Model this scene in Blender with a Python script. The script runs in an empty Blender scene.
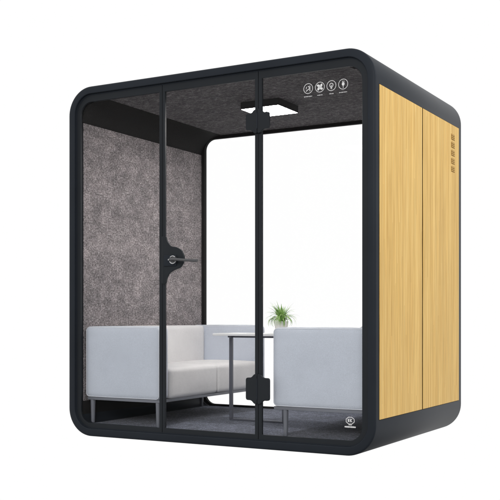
import bpy, bmesh, math, random
from mathutils import Vector, Matrix, Euler, noise as mnoise
random.seed(7)
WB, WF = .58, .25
S = bpy.context.scene
C = S.collection
PI = math.pi
W, D, H = 2.186, 1.591, 2.30          # outer size of the pod

# ------------------------------------------------------------------ materials
def mat(name, col, rough=.6, spec=.3, metal=0.0):
    m = bpy.data.materials.new(name); m.use_nodes = True
    b = m.node_tree.nodes['Principled BSDF']
    b.inputs['Base Color'].default_value = (*col, 1)
    b.inputs['Roughness'].default_value = rough
    b.inputs['Specular IOR Level'].default_value = spec
    b.inputs['Metallic'].default_value = metal
    return m, m.node_tree, b

def N(nt, t, **kw):
    n = nt.nodes.new(t)
    for k, v in kw.items():
        if k in n.inputs: n.inputs[k].default_value = v
        else: setattr(n, k, v)
    return n

def coords(nt, scale=(1, 1, 1)):
    tc = N(nt, 'ShaderNodeTexCoord'); mp = N(nt, 'ShaderNodeMapping')
    mp.inputs['Scale'].default_value = scale
    nt.links.new(tc.outputs['Object'], mp.inputs['Vector'])
    return mp.outputs['Vector']

def noise(nt, vec, scale, detail=3, rough=.6):
    n = nt.nodes.new('ShaderNodeTexNoise')
    n.inputs['Scale'].default_value = scale; n.inputs['Detail'].default_value = detail
    n.inputs['Roughness'].default_value = rough
    nt.links.new(vec, n.inputs['Vector'])
    return n.outputs['Fac']

def ramp(nt, fac, stops):
    r = nt.nodes.new('ShaderNodeValToRGB')
    e = r.color_ramp.elements
    while len(e) < len(stops): e.new(.5)
    for i, (p, c) in enumerate(stops):
        e[i].position = p; e[i].color = (*c, 1)
    nt.links.new(fac, r.inputs['Fac'])
    return r.outputs['Color']

def mixc(nt, a, b, fac, mode='MIX'):
    m = nt.nodes.new('ShaderNodeMix'); m.data_type = 'RGBA'; m.blend_type = mode
    if isinstance(fac, float): m.inputs[0].default_value = fac
    else: nt.links.new(fac, m.inputs[0])
    for s, v in ((m.inputs[6], a), (m.inputs[7], b)):
        if isinstance(v, tuple): s.default_value = (*v, 1)
        else: nt.links.new(v, s)
    return m.outputs[2]

def bump(nt, b, h, strength, dist=.001):
    n = nt.nodes.new('ShaderNodeBump')
    n.inputs['Strength'].default_value = strength; n.inputs['Distance'].default_value = dist
    nt.links.new(h, n.inputs['Height']); nt.links.new(n.outputs['Normal'], b.inputs['Normal'])

def powder(name, col, rough=.45, spec=.25):
    m, nt, b = mat(name, col, rough, spec)
    v = coords(nt)
    bump(nt, b, noise(nt, v, 900, 2), .12, .0004)
    n = noise(nt, v, 2.5, 3)
    c = ramp(nt, n, [(.3, tuple(x * .9 for x in col)), (.7, tuple(x * 1.1 for x in col))])
    nt.links.new(c, b.inputs['Base Color'])
    return m

M = {}
M['shell'] = powder('charcoal_powder_coat', (.0225, .027, .0345), .42, .10)
M['dark'] = powder('black_powder_coat', (.018, .0212, .0255), .5, .2)
M['trim'] = powder('interior_trim', (.020, .0192, .0192), .7, .1)
M['groove'], _, _ = mat('black_rubber', (.004, .004, .004), .8, .05)
M['leg'] = powder('grey_sofa_metal', (.19, .20, .23), .38, .45)
M['tleg'] = powder('table_metal', (.11, .115, .14), .4, .4)
M['lamp_case'] = powder('lamp_case', (.05, .048, .048), .6, .15)
M['white'], _, _ = mat('white_laminate', (.92, .92, .92), .35, .4)
M['print'], nt, b = mat('white_print', (.85, .85, .85), .6, .2)
M['pot'], _, _ = mat('white_ceramic', (.93, .91, .905), .3, .5)
M['chrome'], _, _ = mat('polished_steel', (.82, .82, .83), .12, .5, 1.0)
M['lever'] = powder('dark_lever', (.075, .075, .08), .26, .8)
M['soil'], _, _ = mat('soil', (.03, .02, .012), .95, .1)
M['vent_dark'], _, _ = mat('vent_brown', (.30, .17, .05), .8, .1)
m, nt, b = mat('lamp_diffuser', (.9, .9, .9), .5, .2)
b.inputs['Emission Color'].default_value = (1, .965, .94, 1)
b.inputs['Emission Strength'].default_value = 62
M['diffuser'] = m

# clear glass: transparent with a faint mirror reflection
m = bpy.data.materials.new('clear_glass'); m.use_nodes = True; nt = m.node_tree
nt.nodes.clear()
o = nt.nodes.new('ShaderNodeOutputMaterial'); mx = nt.nodes.new('ShaderNodeMixShader')
tr = nt.nodes.new('ShaderNodeBsdfTransparent'); gl = nt.nodes.new('ShaderNodeBsdfGlossy')
gl.inputs['Roughness'].default_value = .02
lw = nt.nodes.new('ShaderNodeFresnel'); lw.inputs['IOR'].default_value = 1.09
nt.links.new(lw.outputs[0], mx.inputs[0]); nt.links.new(tr.outputs[0], mx.inputs[1])
nt.links.new(gl.outputs[0], mx.inputs[2]); nt.links.new(mx.outputs[0], o.inputs['Surface'])
M['glass'] = m

def felt(name, lo, mid, hi, vs, big, fibre):
    m, nt, b = mat(name, mid, .95, .08)
    v = coords(nt, vs)
    n1 = noise(nt, v, fibre, 4, .75)
    n2 = noise(nt, v, fibre * 3.1, 2, .6)
    n3 = noise(nt, coords(nt, vs), big, 4, .6)
    base = ramp(nt, n1, [(.34, lo), (.5, mid), (.68, hi)])
    fl = ramp(nt, n2, [(.40, (.62, .62, .62)), (.62, (1.38, 1.36, 1.36))])
    base = mixc(nt, base, fl, 1.0, 'MULTIPLY')
    bl = ramp(nt, n3, [(.34, (.83, .83, .835)), (.66, (1.16, 1.14, 1.14))])
    base = mixc(nt, base, bl, 1.0, 'MULTIPLY')
    n4 = noise(nt, coords(nt, vs), big * 2.9, 5, .72)
    b4 = ramp(nt, n4, [(.34, (.73, .73, .74)), (.50, (.98, .98, .98)), (.65, (1.32, 1.30, 1.30))])
    base = mixc(nt, base, b4, 1.0, 'MULTIPLY')
    nt.links.new(base, b.inputs['Base Color'])
    b.inputs['Sheen Weight'].default_value = .1
    bump(nt, b, n1, .5, .003)
    return m
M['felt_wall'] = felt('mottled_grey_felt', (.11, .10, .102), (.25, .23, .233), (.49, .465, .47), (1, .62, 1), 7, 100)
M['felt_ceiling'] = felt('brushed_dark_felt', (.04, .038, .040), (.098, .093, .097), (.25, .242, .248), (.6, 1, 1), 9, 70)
M['carpet'] = felt('blue_grey_carpet', (.04, .047, .068), (.105, .12, .16), (.33, .36, .44), (1, 1, 1), 6, 120)

# upholstery
def cloth(name, col):
    m, nt, b = mat(name, col, .8, .2)
    v = coords(nt)
    n = noise(nt, v, 6, 3); f = noise(nt, v, 420, 2)
    c = ramp(nt, n, [(.3, tuple(x * .965 for x in col)), (.7, tuple(min(1, x * 1.035) for x in col))])
    wv = ramp(nt, noise(nt, v, 260, 2, .7), [(.36, (.93, .93, .93)), (.64, (1.06, 1.06, 1.06))])
    c = mixc(nt, c, wv, 1.0, 'MULTIPLY')
    nt.links.new(c, b.inputs['Base Color'])
    ad = nt.nodes.new('ShaderNodeMath'); ad.operation = 'MULTIPLY_ADD'
    nt.links.new(f, ad.inputs[0]); ad.inputs[1].default_value = .12
    nt.links.new(noise(nt, v, 9, 3), ad.inputs[2])
    bump(nt, b, ad.outputs[0], .5, .004)
    b.inputs['Sheen Weight'].default_value = .15
    return m
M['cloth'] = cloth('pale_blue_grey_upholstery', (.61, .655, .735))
M['cloth_seat'] = cloth('pale_grey_upholstery', (.80, .79, .79))
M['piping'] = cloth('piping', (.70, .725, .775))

# bamboo / ash veneer : fine vertical grain
m, nt, b = mat('pale_bamboo_veneer', (.74, .48, .18), .5, .2)
g1 = noise(nt, coords(nt, (1, 60, .55)), 3.0, 4, .6)
g2 = noise(nt, coords(nt, (1, 210, 1.6)), 2.6, 3, .6)
g3 = noise(nt, coords(nt, (1, 8, .3)), 2.0, 2, .5)
c1 = ramp(nt, g1, [(.26, (.63, .345, .075)), (.46, (.86, .55, .155)), (.70, (.96, .70, .275))])
c2 = ramp(nt, g2, [(.32, (.72, .67, .58)), (.52, (.98, .98, .97)), (.72, (1.12, 1.12, 1.16))])
c3 = ramp(nt, g3, [(.3, (.93, .91, .88)), (.7, (1.04, 1.04, 1.04))])
# glued strips: each about 16 mm wide, broken at odd lengths, a little lighter or darker than the next
sx = nt.nodes.new('ShaderNodeSeparateXYZ'); nt.links.new(coords(nt, (1, 62, .9)), sx.inputs[0])
def mth(op, a, b=None):
    n = nt.nodes.new('ShaderNodeMath'); n.operation = op
    for i, v in enumerate((a, b)):
        if v is None: continue
        if isinstance(v, (int, float)): n.inputs[i].default_value = v
        else: nt.links.new(v, n.inputs[i])
    return n.outputs[0]
fy = mth('FLOOR', sx.outputs['Y'])
w1 = nt.nodes.new('ShaderNodeTexWhiteNoise'); w1.noise_dimensions = '1D'; nt.links.new(fy, w1.inputs['W'])
fz = mth('FLOOR', mth('ADD', sx.outputs['Z'], mth('MULTIPLY', w1.outputs['Value'], 5.0)))
w2 = nt.nodes.new('ShaderNodeTexWhiteNoise'); w2.noise_dimensions = '1D'
nt.links.new(mth('ADD', fy, mth('MULTIPLY', fz, 17.31)), w2.inputs['W'])
c4 = ramp(nt, w2.outputs['Value'], [(0, (.935, .915, .865)), (1, (1.05, 1.05, 1.07))])
c3 = mixc(nt, c3, c4, 1.0, 'MULTIPLY')
c = mixc(nt, mixc(nt, c1, c2, 1.0, 'MULTIPLY'), c3, 1.0, 'MULTIPLY')
nt.links.new(c, b.inputs['Base Color']); bump(nt, b, g2, .15, .0006)
M['wood'] = m

# leaves
m, nt, b = mat('grass_leaf', (.12, .28, .05), .5, .3)
n = noise(nt, coords(nt), 45, 3)
c = ramp(nt, n, [(.3, (.13, .30, .055)), (.5, (.32, .55, .15)), (.68, (.60, .76, .36))])
nt.links.new(c, b.inputs['Base Color'])
M['leaf'] = m

# ------------------------------------------------------------------ helpers
def obj(name, bm, m, parent=None, smooth=False, ang=35):
    me = bpy.data.meshes.new(name)
    bmesh.ops.recalc_face_normals(bm, faces=bm.faces)
    bm.to_mesh(me); bm.free()
    o = bpy.data.objects.new(name, me); C.objects.link(o)
    me.materials.append(m)
    if smooth:
        for p in me.polygons: p.use_smooth = True
        try: me.set_sharp_from_angle(angle=math.radians(ang))
        except Exception: pass
    if parent: o.parent = parent
    return o

def thing(name, label, cat, loc=(0, 0, 0), group=None):
    o = bpy.data.objects.new(name, None); C.objects.link(o)
    o.empty_display_size = .1
    o.location = loc; o['label'] = label; o['category'] = cat
    if group: o['group'] = group
    return o

def box(bm, x0, x1, y0, y1, z0, z1, bev=0.0, seg=2):
    b2 = bmesh.new()
    bmesh.ops.create_cube(b2, size=1)
    for v in b2.verts:
        v.co = Vector(((x0 + x1) / 2 + v.co.x * (x1 - x0), (y0 + y1) / 2 + v.co.y * (y1 - y0), (z0 + z1) / 2 + v.co.z * (z1 - z0)))
    if bev: bmesh.ops.bevel(b2, geom=list(b2.edges), offset=bev, segments=seg, affect='EDGES', profile=.5)
    join(bm, b2)
    return bm

def join(bm, b2):
    me = bpy.data.meshes.new('tmp'); b2.to_mesh(me); b2.free(); bm.from_mesh(me); bpy.data.meshes.remove(me)

def cyl(bm, p0, p1, r0, r1=None, seg=20, cap=True):
    if r1 is None: r1 = r0
    p0 = Vector(p0); p1 = Vector(p1); d = (p1 - p0).normalized()
    a = d.orthogonal().normalized(); b = d.cross(a)
    A = []; B = []
    for i in range(seg):
        t = 2 * PI * i / seg; u = a * math.cos(t) + b * math.sin(t)
        A.append(bm.verts.new(p0 + u * r0)); B.append(bm.verts.new(p1 + u * r1))
    for i in range(seg):
        j = (i + 1) % seg; bm.faces.new((A[i], A[j], B[j], B[i]))
    if cap: bm.faces.new(A[::-1]); bm.faces.new(B)
    return bm

def tube(bm, pts, r, seg=8, closed=False):
    pts = [Vector(p) for p in pts]; n = len(pts); rings = []
    for i in range(n):
        a = pts[(i - 1) % n] if (closed or i > 0) else pts[i]
        c = pts[(i + 1) % n] if (closed or i < n - 1) else pts[i]
        d = (c - a).normalized()
        u = d.cross(Vector((.13, .31, .94))).normalized(); w = d.cross(u)
        rings.append([bm.verts.new(pts[i] + (u * math.cos(2 * PI * k / seg) + w * math.sin(2 * PI * k / seg)) * r) for k in range(seg)])
    for i in range(n if closed else n - 1):
        A = rings[i]; B = rings[(i + 1) % n]
        for k in range(seg):
            bm.faces.new((A[k], A[(k + 1) % seg], B[(k + 1) % seg], B[k]))
    if not closed: bm.faces.new(rings[0][::-1]); bm.faces.new(rings[-1])
    return bm

def rrect(x0, x1, z0, z1, radii, n=14):
    """rounded rectangle, corner order bl, br, tr, tl; 4*(n+1) points"""
    bl, br, tr, tl = radii; P = []
    for (cx, cz, r, a) in ((x0 + bl, z0 + bl, bl, PI), (x1 - br, z0 + br, br, 1.5 * PI), (x1 - tr, z1 - tr, tr, 0), (x0 + tl, z1 - tl, tl, .5 * PI)):
        for i in range(n + 1):
            t = a + .5 * PI * i / n
            P.append((cx + r * math.cos(t), cz + r * math.sin(t)))
    return P

def sweep(bm, loops):
    """loops: list of (points xz, y) bridged in order, closed back to the first"""
    rings = [[bm.verts.new((x, y, z)) for (x, z) in P] for P, y in loops]
    m = len(rings)
    for i in range(m):
        A = rings[i]; B = rings[(i + 1) % m]; n = len(A)
        for k in range(n):
            j = (k + 1) % n
            bm.faces.new((A[k], A[j], B[j], B[k]))
    return bm

def frame_ring(bm, outer, inner, y0, y1, ch=.0015):
    O = rrect(*outer); I = rrect(*inner)
    def sh(r, d):
        x0, x1, z0, z1, q = r
        return rrect(x0 + d, x1 - d, z0 + d, z1 - d, [max(a - d, .0005) for a in q])
    return sweep(bm, [(O, y1), (O, y0 + ch), (sh(outer, ch), y0), (sh(inner, -ch), y0), (I, y0 + ch), (I, y1)])

def slab(bm, P, y0, y1):
    A = [bm.verts.new((x, y0, z)) for x, z in P]; B = [bm.verts.new((x, y1, z)) for x, z in P]
    n = len(P)
    bm.faces.new(A); bm.faces.new(B[::-1])
    for k in range(n):
        j = (k + 1) % n; bm.faces.new((A[k], B[k], B[j], A[j]))
    return bm

def soft(bm, x0, x1, y0, y1, z0, z1, r, crown=(0, 0, 0), n=18):
    """upholstered block: rounded box whose faces swell a little; crown = swell in metres per axis"""
    b2 = bmesh.new()
    bmesh.ops.create_cube(b2, size=2)
    bmesh.ops.subdivide_edges(b2, edges=b2.edges[:], cuts=n, use_grid_fill=True)
    c = Vector(((x0 + x1) / 2, (y0 + y1) / 2, (z0 + z1) / 2))
    h = Vector(((x1 - x0) / 2, (y1 - y0) / 2, (z1 - z0) / 2))
    def ease(t): return math.copysign(1 - (1 - abs(t)) ** 1.6, t)   # pack vertices towards edges
    for v in b2.verts:
        u = Vector([ease(t) for t in v.co])
        p = Vector((u.x * h.x, u.y * h.y, u.z * h.z))
        q = Vector([max(-(h[i] - r), min(h[i] - r, p[i])) for i in range(3)])
        d = p - q
        if d.length > 1e-9: p = q + d.normalized() * r
        for i in range(3):
            if crown[i]:
                j, k = [t for t in range(3) if t != i]
                w = (1 - min(1, abs(p[j] / h[j])) ** 2.4) * (1 - min(1, abs(p[k] / h[k])) ** 2.4)
                p[i] += crown[i] * w * (p[i] / h[i])
        pn = Vector((p.x * 5 + c.y * 7, p.y * 5 + c.z, p.z * 6 + c.x * 3))
        k = mnoise.noise(pn) * .0022 + mnoise.noise(pn * 2.7) * .0009
        v.co = c + p * (1 + k / max(.05, p.length))
    join(bm, b2)
    return bm

# ================================================================== THE POD
pod = thing('office_pod', 'charcoal framed soundproof pod with rounded corners, glass front and pale wood side panels', 'office pod')

# --- shell : one rounded tube with bevelled front and rear lips
def off(d, R=.18):
    return rrect(d, W - d, d, H - d, [R - d] * 4, 18)
T = .072
bm = bmesh.new()
sweep(bm, [(off(0), D - .014), (off(0), .012), (off(.002), .006), (off(.006), .002), (off(.012), 0),
           (off(.046), 0), (off(.049), .003), (off(.049), .018), (off(.056), .018), (off(.056), .042), (off(T), .042),
           (off(T), D - .06), (off(.05), D - .06), (off(.05), D), (off(.014), D), (off(.004), D - .004)])
obj('shell', bm, M['shell'], pod, True, 28)

# --- inside linings
FZ = .078
def lining(name, x0, x1, y0, y1, z0, z1, m, bev=.003):
    bm = bmesh.new(); box(bm, x0, x1, y0, y1, z0, z1, bev); return obj(name, bm, m, pod)
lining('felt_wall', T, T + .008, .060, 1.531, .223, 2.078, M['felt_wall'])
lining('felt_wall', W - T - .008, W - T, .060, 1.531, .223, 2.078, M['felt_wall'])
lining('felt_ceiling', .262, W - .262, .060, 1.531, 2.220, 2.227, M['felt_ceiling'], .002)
bm = bmesh.new()   # carpet, edges tucked under the lower trim
box(bm, .13, W - .13, .048, 1.531, T + .001, FZ, .001)
obj('carpet', bm, M['carpet'], pod)
# coves that round the ceiling and the floor into the walls
def cove(pts, m):
    bm = bmesh.new(); y0, y1 = .046, 1.5305
    A = [bm.verts.new((x, y0, z)) for x, z in pts]; B = [bm.verts.new((x, y1, z)) for x, z in pts]
    n = len(pts); bm.faces.new(A); bm.faces.new(B[::-1])
    for k in range(n):
        j = (k + 1) % n; bm.faces.new((A[k], B[k], B[j], A[j]))
    return obj('ceiling_cove' if pts[0][1] > 1 else 'floor_cove', bm, m, pod, True, 50)
for sgn in (0, 1):
    fx = (lambda x: x) if sgn == 0 else (lambda x: W - x)
    a = [(fx(.0738 + .0), 2.0795)]
    for i in range(15):
        t = .5 * PI * i / 14
        a.append((fx(.0815 + .180 * (1 - math.cos(t))), 2.0795 + .139 * math.sin(t)))
    a.append((fx(.2612), 2.2265))
    # follow the shell's own round corner at the back of the cove
    for i in range(9):
        t = .5 * PI * (1 - i / 8)
        a.append((fx(.0738 + .106 * (1 - math.cos(t))), 2.1202 + .106 * math.sin(t)))
    # clean duplicates
    out = []
    for p in a:
        if not out or (abs(p[0] - out[-1][0]) + abs(p[1] - out[-1][1])) > 1e-4: out.append(p)
    cove(out, M['trim'] if sgn == 0 else M['felt_ceiling'])
    k_ = [(fx(.0738), .222), (fx(.080), .222), (fx(.0815), .2195)]
    for i in range(9):
        t = .5 * PI * i / 8
        k_.append((fx(.0815 + .055 * (1 - math.cos(t))), .1345 - .0555 * math.sin(t)))
    k_.append((fx(.1365), .0790))
    for i in range(9):
        t = .5 * PI * (1 - i / 8)
        k_.append((fx(.0738 + .106 * (1 - math.cos(t)) * .59), .1795 - .1045 * math.sin(t)))
    cove(k_, M['trim'])

# --- front glazing : fixed panel, hinged door, fixed panel
Y0, Y1 = .020, .037
ZB, ZT = .052, H - .052
IB, IT = .084, 2.201
def glazed(name, x0, x1, ix0, ix1, ro, ri, y0=Y0, y1=Y1, ib=IB, it=IT, m='dark'):
    r = thing(name, '', ''); del r['label']; del r['category']; r.parent = pod
    bm = bmesh.new(); frame_ring(bm, (x0, x1, ZB, ZT, ro), (ix0, ix1, ib, it, ri), y0, y1)
    f = obj('panel_frame', bm, M[m], r, True, 30)
    bm = bmesh.new(); e = .004; ym = (y0 + y1) / 2
    P = rrect(ix0 - e, ix1 + e, ib - e, it + e, [a + e for a in ri])
    slab(bm, P, ym - .003, ym + .003)
    g = obj('glass', bm, M['glass'], r)
    return r, f, g
s = .002; RO = .125; RI = .085
pl, _, _ = glazed('fixed_panel', .052, .7385, .086, .7175, [RO, s, s, RO], [RI, s, s, RI])
dr, _, _ = glazed('door', .7415, 1.4300, .7605, 1.4085, [s] * 4, [s] * 4)
pr, _, _ = glazed('fixed_panel', 1.4330, W - .052, 1.4555, W - .089, [s, RO, RO, s], [s, RI, RI, s])
pl.name = 'fixed_panel'
# rear glazing
bm = bmesh.new()
frame_ring(bm, (.0724, W - .0724, .0724, H - .0724, [.1072] * 4), (.107, W - .107, .0925, 2.1965, [.085] * 4), 1.5325, 1.562)
rw = thing('rear_window', '', ''); del rw['label']; del rw['category']; rw.parent = pod
obj('window_frame', bm, M['trim'], rw, True, 30)
bm = bmesh.new(); slab(bm, rrect(.104, W - .104, .089, 2.200, [.088] * 4), 1.545, 1.551)
obj('glass', bm, M['glass'], rw)

# --- hinges on the door's right stile
def plate(pts, y0, y1, ch=.002):
    """pts xz outline -> plate with a chamfered front"""
    bm = bmesh.new()
    cx = sum(p[0] for p in pts) / len(pts); cz = sum(p[1] for p in pts) / len(pts)
    Q = [(cx + (x - cx) * (1 - ch / .05), cz + (z - cz) * (1 - ch / .06)) for x, z in pts]
    n = len(pts)
    A = [bm.verts.new((x, y1, z)) for x, z in pts]; B = [bm.verts.new((x, y0 + ch, z)) for x, z in pts]; E = [bm.verts.new((x, y0, z)) for x, z in Q]
    bm.faces.new(A[::-1]); bm.faces.new(E)
    for a, b in ((A, B), (B, E)):
        for k in range(n):
            j = (k + 1) % n; bm.faces.new((a[k], a[j], b[j], b[k]))
    return bm
def rounded_poly(P, r, n=5):
    out = []; m = len(P)
    for i in range(m):
        a = Vector(P[i - 1]); b = Vector(P[i]); c = Vector(P[(i + 1) % m])
        u = (a - b); w = (c - b); rr = min(r, u.length * .45, w.length * .45)
        p = b + u.normalized() * rr; q = b + w.normalized() * rr
        for k in range(n + 1):
            t = k / n; out.append(tuple((1 - t) ** 2 * p + 2 * t * (1 - t) * b + t * t * q))
    return out
XC = 1.4315
def hinge(zc, hh, fl):
    for sg in (-1, 1):
        P = [(XC + sg * .0012, zc + hh + fl), (XC + sg * .020, zc + hh + fl), (XC + sg * .040, zc + hh), (XC + sg * (.0775 if sg < 0 else .081), zc + hh), (XC + sg * (.0775 if sg < 0 else .081), zc - hh),
             (XC + sg * .040, zc - hh), (XC + sg * .020, zc - hh - fl), (XC + sg * .0012, zc - hh - fl)]
        if sg > 0: P = P[::-1]
        o = obj('hinge', plate(rounded_poly(P, .016), .004, .0195), M['dark'], dr if sg < 0 else pr, True, 25)
        bm = bmesh.new()
    bm = bmesh.new(); cyl(bm, (XC, .003, zc - hh * .92), (XC, .003, zc + hh * .92), .0035, seg=12)
    obj('hinge_pin', bm, M['shell'], dr, True)
hinge(1.947, .050, .022)
hinge(.355, .067, .022)

# --- lock plate and lever handle on the door's left stile
def px(pxx, pyy, y):
    yaw = .513; f = 965.59
    F = Vector((-math.sin(yaw), math.cos(yaw), 0)); R = Vector((math.cos(yaw), math.sin(yaw), 0))
    d = F * f + R * (pxx - 250) + Vector((0, 0, 316.9 - pyy)); c = Vector((4.208, -5.009, .784))
    t = (y - c.y) / d.y; p = c + d * t
    return (p.x, p.z)
YP = .008
LP = [(.7430, 1.30), px(165.8, 236, YP), px(166.8, 241, YP), px(170.8, 246.4, YP), px(176.2, 247.0, YP), px(181.4, 250, YP), px(184.2, 256, YP),
      px(183.8, 262, YP), px(180.4, 267.6, YP), px(174.2, 270, YP), px(169.4, 273, YP), px(166.8, 278, YP), px(165.8, 284, YP), (.7430, .97)]
LP[0] = (.7430, LP[1][1]); LP[-1] = (.7430, LP[-2][1])
obj('lock_plate', plate(rounded_poly(LP[::-1], .012), .008, .0195), M['dark'], dr, True, 25)
(ca, cz1), (cb, cz0) = px(163.4, 255.2, .001), px(176.0, 266.0, .001)
bm = bmesh.new(); box(bm, ca, cb, .001, .0085, cz0, cz1, .004, 3)
obj('lock_cover', bm, M['shell'], dr, True, 40)
RX, RZ = px(172.9, 259.8, -.008)
bm = bmesh.new()
cyl(bm, (RX, .001, RZ), (RX, -.008, RZ), .025, .0235, 32)
obj('rose', bm, M['lever'], dr, True, 40)
bm = bmesh.new()
for a0, a1 in ((45, 140), (205, 335)):  # chrome ring broken into arcs, its glints put into the shape
    tube(bm, [(RX + .0235 * math.cos(math.radians(a0 + (a1 - a0) * i / 16)), -.010, RZ + .0235 * math.sin(math.radians(a0 + (a1 - a0) * i / 16))) for i in range(17)], .0038)
cyl(bm, (RX - .037, .0015, RZ + .002), (RX - .037, -.003, RZ + .002), .0045, seg=12)
obj('rose_ring_glints', bm, M['chrome'], dr, True, 60)
bm = bmesh.new()
cyl(bm, (RX, -.002, RZ), (RX, -.040, RZ), .010, .010, 20)
ex, ez = px(197.4, 260.4, -.043)
mx_, mz_ = px(184.5, 260.0, -.043)
tube(bm, [(RX - .004, -.040, RZ + .001), (RX + .03, -.043, RZ + .001), (mx_, -.043, mz_), (ex - .02, -.043, ez), (ex, -.043, ez)], .0088, 12)
obj('door_handle', bm, M['lever'], dr, True, 50)

# --- icons on the right glass
YI = .0245
def stroke(bm, a, b, w, y=YI):
    a = Vector(a); b = Vector(b); d = (b - a).normalized(); n = Vector((-d.y, d.x)) * w / 2
    slab(bm, [tuple(a + n), tuple(b + n), tuple(b - n), tuple(a - n)], y - .0006, y)
def ring(bm, cx, cz, r, w, seg=32, ex=1.0, y=YI):
    O = [(cx + ex * (r + w / 2) * math.cos(2 * PI * k / seg), cz + (r + w / 2) * math.sin(2 * PI * k / seg)) for k in range(seg)]
    I = [(cx + ex * (r - w / 2) * math.cos(2 * PI * k / seg), cz + (r - w / 2) * math.sin(2 * PI * k / seg)) for k in range(seg)]
    sweep(bm, [(O, y), (O, y - .0006), (I, y - .0006), (I, y)])
def disc(bm, cx, cz, rx, rz, rot=0, y=YI, seg=20):
    P = []
    for k in range(seg):
        t = 2 * PI * k / seg; x = rx * math.cos(t); z = rz * math.sin(t)
        P.append((cx + x * math.cos(rot) - z * math.sin(rot), cz + x * math.sin(rot) + z * math.cos(rot)))
    slab(bm, P, y - .0006, y)
ics = [px(308.2, 88.6, YI), px(319.9, 87.1, YI), px(331.4, 85.6, YI), px(343.2, 84.1, YI)]
zi = sum(p[1] for p in ics) / 4
for k, (x, _) in enumerate(ics):
    z = zi; bm = bmesh.new(); r = .0285; w = .0028
    ring(bm, x, z, r, w)
    if k == 0:      # person and wave strokes
        stroke(bm, (x + .011, z + .016), (x + .011, z - .016), .004)
        stroke(bm, (x + .011, z + .002), (x - .001, z + .014), .004)
        stroke(bm, (x + .010, z + .001), (x - .014, z - .015), .004)
        stroke(bm, (x - .010, z + .012), (x - .013, z - .002), .003)
    elif k == 1:    # fan
        for q in range(4):
            a = PI / 4 + q * PI / 2
            disc(bm, x + .0115 * math.cos(a), z + .0115 * math.sin(a), .0115, .0068, a + .35)
    elif k == 2:    # light bulb
        ring(bm, x, z + .003, .0105, .0034, 24)
        stroke(bm, (x - .0055, z - .011), (x + .0055, z - .011), .004)
        stroke(bm, (x - .0045, z - .017), (x + .0045, z - .017), .0035)
        stroke(bm, (x, z + .004), (x, z - .008), .003)
    else:           # plug
        disc(bm, x, z + .001, .0085, .010)
        stroke(bm, (x - .0045, z + .008), (x - .0045, z + .019), .0034)
        stroke(bm, (x + .0045, z + .008), (x + .0045, z + .019), .0034)
        stroke(bm, (x, z - .008), (x, z - .022), .0034)
    o = obj('icon', bm, M['print'], pr)
    bm = bmesh.new(); wd = (.052, .034, .028, .050)[k]; n = (9, 6, 5, 9)[k]; zc = z - .046 - (0, 0, .000, 0)[k]
    for q in range(n):
        xa = x - wd / 2 + q * wd / n
        stroke(bm, (xa + .0004, zc), (xa + wd / n - .0011, zc), .0030 if (q * 7 + k) % 3 else .0046)
    obj('caption', bm, M['print'], pr)
# emblem low on the same glass
x, z = px(350.2, 420.6, YI)
bm = bmesh.new()
P8o = [(x + .0285 * math.cos(PI / 8 + k * PI / 4), z + .0225 * math.sin(PI / 8 + k * PI / 4)) for k in range(8)]
P8i = [(x + .0245 * math.cos(PI / 8 + k * PI / 4), z + .0188 * math.sin(PI / 8 + k * PI / 4)) for k in range(8)]
sweep(bm, [(P8o, YI), (P8o, YI - .0006), (P8i, YI - .0006), (P8i, YI)])
stroke(bm, (x - .0105, z + .009), (x - .0105, z - .008), .0075)
stroke(bm, (x + .000, z + .010), (x + .000, z - .009), .0045)
stroke(bm, (x + .002, z + .001), (x + .011, z + .009), .004)
stroke(bm, (x + .002, z + .001), (x + .012, z - .008), .004)
stroke(bm, (x - .010, z - .0245), (x + .010, z - .0245), .0035)
for q in range(7):
    xa = x - .034 + q * .0098
    stroke(bm, (xa, z - .036), (xa + .0088, z - .036), .0085 if q % 3 else .0075)
obj('emblem', bm, M['print'], pr)

# --- timber panels outside (both flanks)
for side in (1, 0):
    for k, (ya, yb) in enumerate(((.053, .7590), (.7780, 1.516))):
        bm = bmesh.new()
        xa, xb = (W - .010, W + .004) if side else (-.004, .010)
        box(bm, xa, xb, ya, yb, .208, 2.087, .0012, 1)
        wp = obj('wood_panel', bm, M['wood'], pod)
        if side and k == 1:
            z = 2.004
            for q in range(5):
                bm = bmesh.new(); box(bm, W + .0035, W + .0052, 1.343, 1.417, z - .0185, z + .0185)
                v = obj('vent', bm, M['vent_dark'], wp)
                bm = bmesh.new()
                for j in range(3):
                    zz = z + .0115 - j * .0115
                    b2 = bmesh.new(); box(b2, W + .0045, W + .0072, 1.346, 1.414, zz - .0022, zz + .0022)
                    join(bm, b2)
                obj('louvre', bm, M['wood'], v)
                z -= .0545
    bm = bmesh.new()   # dark reveal line round the panels
    xa, xb = (W - .012, W + .0012) if side else (-.0012, .012)
    box(bm, xa, xb, .0505, 1.5185, .2055, 2.0895)
    obj('panel_gasket', bm, M['groove'], pod)

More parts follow.
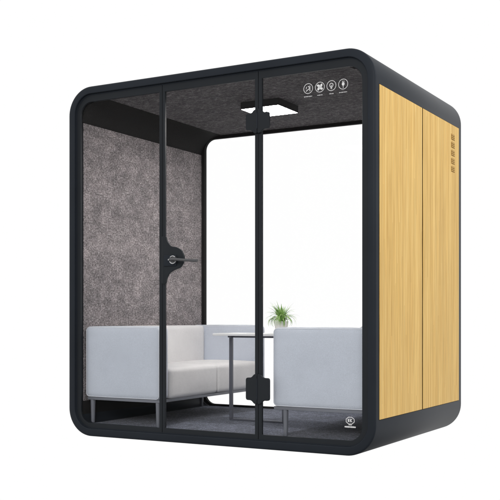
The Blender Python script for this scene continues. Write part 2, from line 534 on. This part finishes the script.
# --- ceiling lamp
lamp = thing('ceiling_lamp', '', ''); del lamp['label']; del lamp['category']; lamp.parent = pod
lx0, lx1, ly0, ly1, lz0, lz1 = .979, 1.269, .590, .882, 2.172, 2.219
bm = bmesh.new(); c = .004
A = rrect(lx0, lx1, ly0, ly1, [.006] * 4, 4); B = rrect(lx0 + c, lx1 - c, ly0 + c, ly1 - c, [.004] * 4, 4)
def hring(loops):
    rings = [[bm.verts.new((x, y, z)) for (x, y) in P] for P, z in loops]
    for a, b in zip(rings, rings[1:]):
        n = len(a)
        for k in range(n):
            j = (k + 1) % n; bm.faces.new((a[k], a[j], b[j], b[k]))
    bm.faces.new(rings[0]); bm.faces.new(rings[-1][::-1])
hring([(A, lz1), (A, lz0), (B, lz0), (B, lz0 + .004)])
obj('lamp_housing', bm, M['lamp_case'], lamp, True, 30)
bm = bmesh.new(); box(bm, lx0 + .006, lx1 - .006, ly0 + .006, ly1 - .006, lz0 + .0005, lz0 + .0035)
obj('diffuser', bm, M['diffuser'], lamp)

# ================================================================== SOFAS
ZS0, ZS1 = .250, .720
def sofa(label, mirror):
    xo = 0 if not mirror else W
    s_ = 1 if not mirror else -1
    t = thing('sofa', label, 'sofa', (W / 2 - s_ * (W / 2 - .38), .80, FZ), 'two-seat sofas facing each other across the table')
    base = Vector(t.location)
    def X(a, b):
        p, q = xo + s_ * a, xo + s_ * b
        return min(p, q), max(p, q)
    def put(name, bm, m, parent=t, sm=True, ang=60):
        bmesh.ops.translate(bm, verts=bm.verts, vec=-base)
        return obj(name, bm, m, parent, sm, ang)
    xa, xb = X(.086, .684)
    for (ya, yb) in ((.066, .176), (1.376, 1.486)):
        bm = bmesh.new(); soft(bm, xa, xb, ya, yb, ZS0, ZS1, .028, (.004, .004, .003), 20)
        arm = put('armrest', bm, M['cloth'])
        bm = bmesh.new()
        for yy in (ya + .0075, yb - .0075):
            tube(bm, [(x, yy, z) for x, z in rrect(xa + .0065, xb - .0065, ZS0 + .0065, ZS1 - .0065, [.022] * 4, 8)], .0026, 6, True)
        put('piping', bm, M['piping'], arm)
    xa, xb = X(.083, .212)
    bm = bmesh.new(); soft(bm, xa, xb, .178, 1.374, ZS0, ZS1 - .0015, .028, (.004, 0, .003), 20)
    put('backrest', bm, M['cloth_seat'])
    for (ya, yb) in ((.178, .775), (.777, 1.374)):
        xa, xb = X(.214, .693)
        bm = bmesh.new(); soft(bm, xa, xb, ya, yb, ZS0 + .002, .450, .026, (.006, 0, .014), 22)
        put('seat_cushion', bm, M['cloth_seat'])
    xa, xb = X(.098, .680)
    bm = bmesh.new()
    for q in ((xa, xb, .078, .106), (xa, xb, 1.446, 1.474), (xa, xa + .028, .106, 1.446), (xb - .028, xb, .106, 1.446)):
        box(bm, q[0], q[1], q[2], q[3], .233, .2515, .001, 1)
    put('base_frame', bm, M['leg'], sm=False)
    bm = bmesh.new(); box(bm, xa + .03, xb - .03, .108, 1.444, .241, .2495); put('underside', bm, M['groove'], sm=False)
    wl = .129 if not mirror else .098
    for lx in (wl, .657 if not mirror else .610):
        for ly in (.096, 1.452):
            x = xo + s_ * lx
            bm = bmesh.new(); cyl(bm, (x, ly, .2345), (x, ly, FZ + .004), .0165, .0125, 20)
            cyl(bm, (x, ly, FZ + .0045), (x, ly, FZ), .0115, .0115, 16)
            put('leg', bm, M['leg'], ang=40)
    return t
sofa('pale grey two-seat sofa against the mottled felt wall, both seat cushions in view', False)
sofa('pale sofa behind the emblem on the glass, only its blue-grey front armrest in view', True)

# ================================================================== TABLE
TX, TY = 1.055, .69
tb = thing('side_table', 'slim white topped table with dark metal legs between the two sofas', 'table', (TX, TY, FZ))
def tput(name, bm, m, sm=False):
    bmesh.ops.translate(bm, verts=bm.verts, vec=(-TX, -TY, -FZ)); return obj(name, bm, m, tb, sm, 35)
bm = bmesh.new(); box(bm, .792, 1.420, .540, .840, .6575, .6735, .0025, 2); tput('tabletop', bm, M['white'], True)
for x in (.850, 1.258):
    bm = bmesh.new(); box(bm, x - .011, x + .011, TY - .011, TY + .011, FZ + .012, .6425, .0015, 1); tput('leg', bm, M['tleg'])
bm = bmesh.new(); box(bm, .839, 1.269, TY - .0125, TY + .0125, .6428, .6573, .001, 1)
for x in (.850, 1.258): box(bm, x - .0125, x + .0125, .665, .715, .6434, .6569)
tput('top_rail', bm, M['tleg'])
bm = bmesh.new(); box(bm, .839, 1.269, TY - .010, TY + .010, FZ + .001, FZ + .0118, .002, 1); tput('foot_rail', bm, M['tleg'])

# ================================================================== PLANT
PX, PY, PZ = 1.232, .70, .6737
pt = thing('potted_plant', 'small tufted grass plant in a white pot on the white tabletop', 'plant', (PX, PY, PZ))
bm = bmesh.new()
prof = [(.0, .0), (.034, .0), (.038, .004), (.047, .076), (.048, .082), (.044, .082), (.042, .073), (0, .071)]
seg = 32; rings = []
for r, z in prof:
    rings.append([bm.verts.new((r * math.cos(2 * PI * k / seg), r * math.sin(2 * PI * k / seg), z)) for k in range(seg)] if r > 0 else [bm.verts.new((0, 0, z))])
for a, b in zip(rings, rings[1:]):
    for k in range(seg):
        j = (k + 1) % seg
        if len(a) == 1: bm.faces.new((a[0], b[j], b[k]))
        elif len(b) == 1: bm.faces.new((a[k], a[j], b[0]))
        else: bm.faces.new((a[k], a[j], b[j], b[k]))
obj('pot', bm, M['pot'], pt, True, 40)
bm = bmesh.new(); cyl(bm, (0, 0, .072), (0, 0, .076), .0415, .040, 24); obj('soil', bm, M['soil'], pt)
bm = bmesh.new()
for k in range(150):
    az = random.uniform(0, 2 * PI); lean = random.uniform(.03, 1.0) ** 1.15
    L = random.uniform(.10, .168) * (1 - .12 * lean); w = random.uniform(.0024, .0046)
    r0 = random.uniform(0, .022)
    d = Vector((math.cos(az), math.sin(az), 0)); side = Vector((-d.y, d.x, 0))
    p = d * r0 + Vector((0, 0, .075)); ang = 1.54 - .42 * lean; n = 9; last = None
    tw = random.uniform(-.5, .5)
    for i in range(n + 1):
        u = i / n; ww = w * (1 - u ** 2.2) * (.7 + .6 * min(1, u * 3)) + .0002
        sd = (side * math.cos(tw) + Vector((0, 0, 1)) * math.sin(tw) * .6) * ww
        a = bm.verts.new(p - sd); b = bm.verts.new(p + sd)
        if last: bm.faces.new((last[0], last[1], b, a))
        last = (a, b)
        p = p + (d * math.cos(ang) + Vector((0, 0, math.sin(ang)))) * (L / n)
        ang -= (.06 + .42 * lean) * random.uniform(.7, 1.2)
obj('leaves', bm, M['leaf'], pt)

# ================================================================== LIGHT
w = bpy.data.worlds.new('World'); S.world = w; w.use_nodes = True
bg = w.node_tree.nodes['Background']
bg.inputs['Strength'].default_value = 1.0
# made-up surround: white behind the pod, dimmed behind camera and below to deepen shade
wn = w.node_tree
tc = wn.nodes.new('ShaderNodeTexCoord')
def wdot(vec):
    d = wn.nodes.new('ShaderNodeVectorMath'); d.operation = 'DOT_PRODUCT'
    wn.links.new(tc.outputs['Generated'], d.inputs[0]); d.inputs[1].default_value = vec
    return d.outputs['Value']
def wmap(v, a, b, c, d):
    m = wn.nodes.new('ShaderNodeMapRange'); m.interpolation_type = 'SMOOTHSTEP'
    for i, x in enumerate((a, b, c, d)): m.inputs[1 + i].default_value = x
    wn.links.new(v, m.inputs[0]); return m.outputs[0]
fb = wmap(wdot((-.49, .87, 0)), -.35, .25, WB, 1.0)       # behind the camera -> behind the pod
fl = wmap(wdot((0, 0, 1)), -.58, -.24, WF, 1.0)           # below -> horizon
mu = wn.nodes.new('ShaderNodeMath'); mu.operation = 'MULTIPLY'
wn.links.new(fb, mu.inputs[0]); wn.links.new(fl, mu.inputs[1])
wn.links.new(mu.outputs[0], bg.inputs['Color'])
def area(name, loc, target, size, power, col=(1, 1, 1)):
    l = bpy.data.lights.new(name, 'AREA'); l.shape = 'RECTANGLE'; l.size, l.size_y = size; l.energy = power; l.color = col
    o = bpy.data.objects.new(name, l); C.objects.link(o); o.location = loc
    o.rotation_euler = (Vector(target) - Vector(loc)).to_track_quat('-Z', 'Y').to_euler()
    return o
area('added_fill', (6.5, .2, 4.2), (2.1, .8, 1.1), (2.4, 2.4), 100)  # unseen fill lamp added to brighten the wood flank
area('added_fill', (3.6, -7.0, 3.6), (.6, .5, 1.1), (2.0, 2.0), 190, (1, .985, .97))  # second added fill, out of view behind the camera, for the felt wall

# ================================================================== CAMERA
cam = bpy.data.cameras.new('camera'); co = bpy.data.objects.new('camera', cam); C.objects.link(co)
co.location = (4.208, -5.009, .784); co.rotation_euler = (PI / 2, 0, .513)
cam.sensor_width = 36; cam.lens = 965.59 / 500 * 36
cam.shift_y = 66.9 / 500; cam.clip_end = 200; cam.clip_start = .05
S.camera = co
S.render.resolution_x = 1024; S.render.resolution_y = 1024
S.view_settings.view_transform = 'Standard'; S.view_settings.look = 'None'
S.view_settings.exposure = 0; S.view_settings.gamma = 1
S.render.film_transparent = False
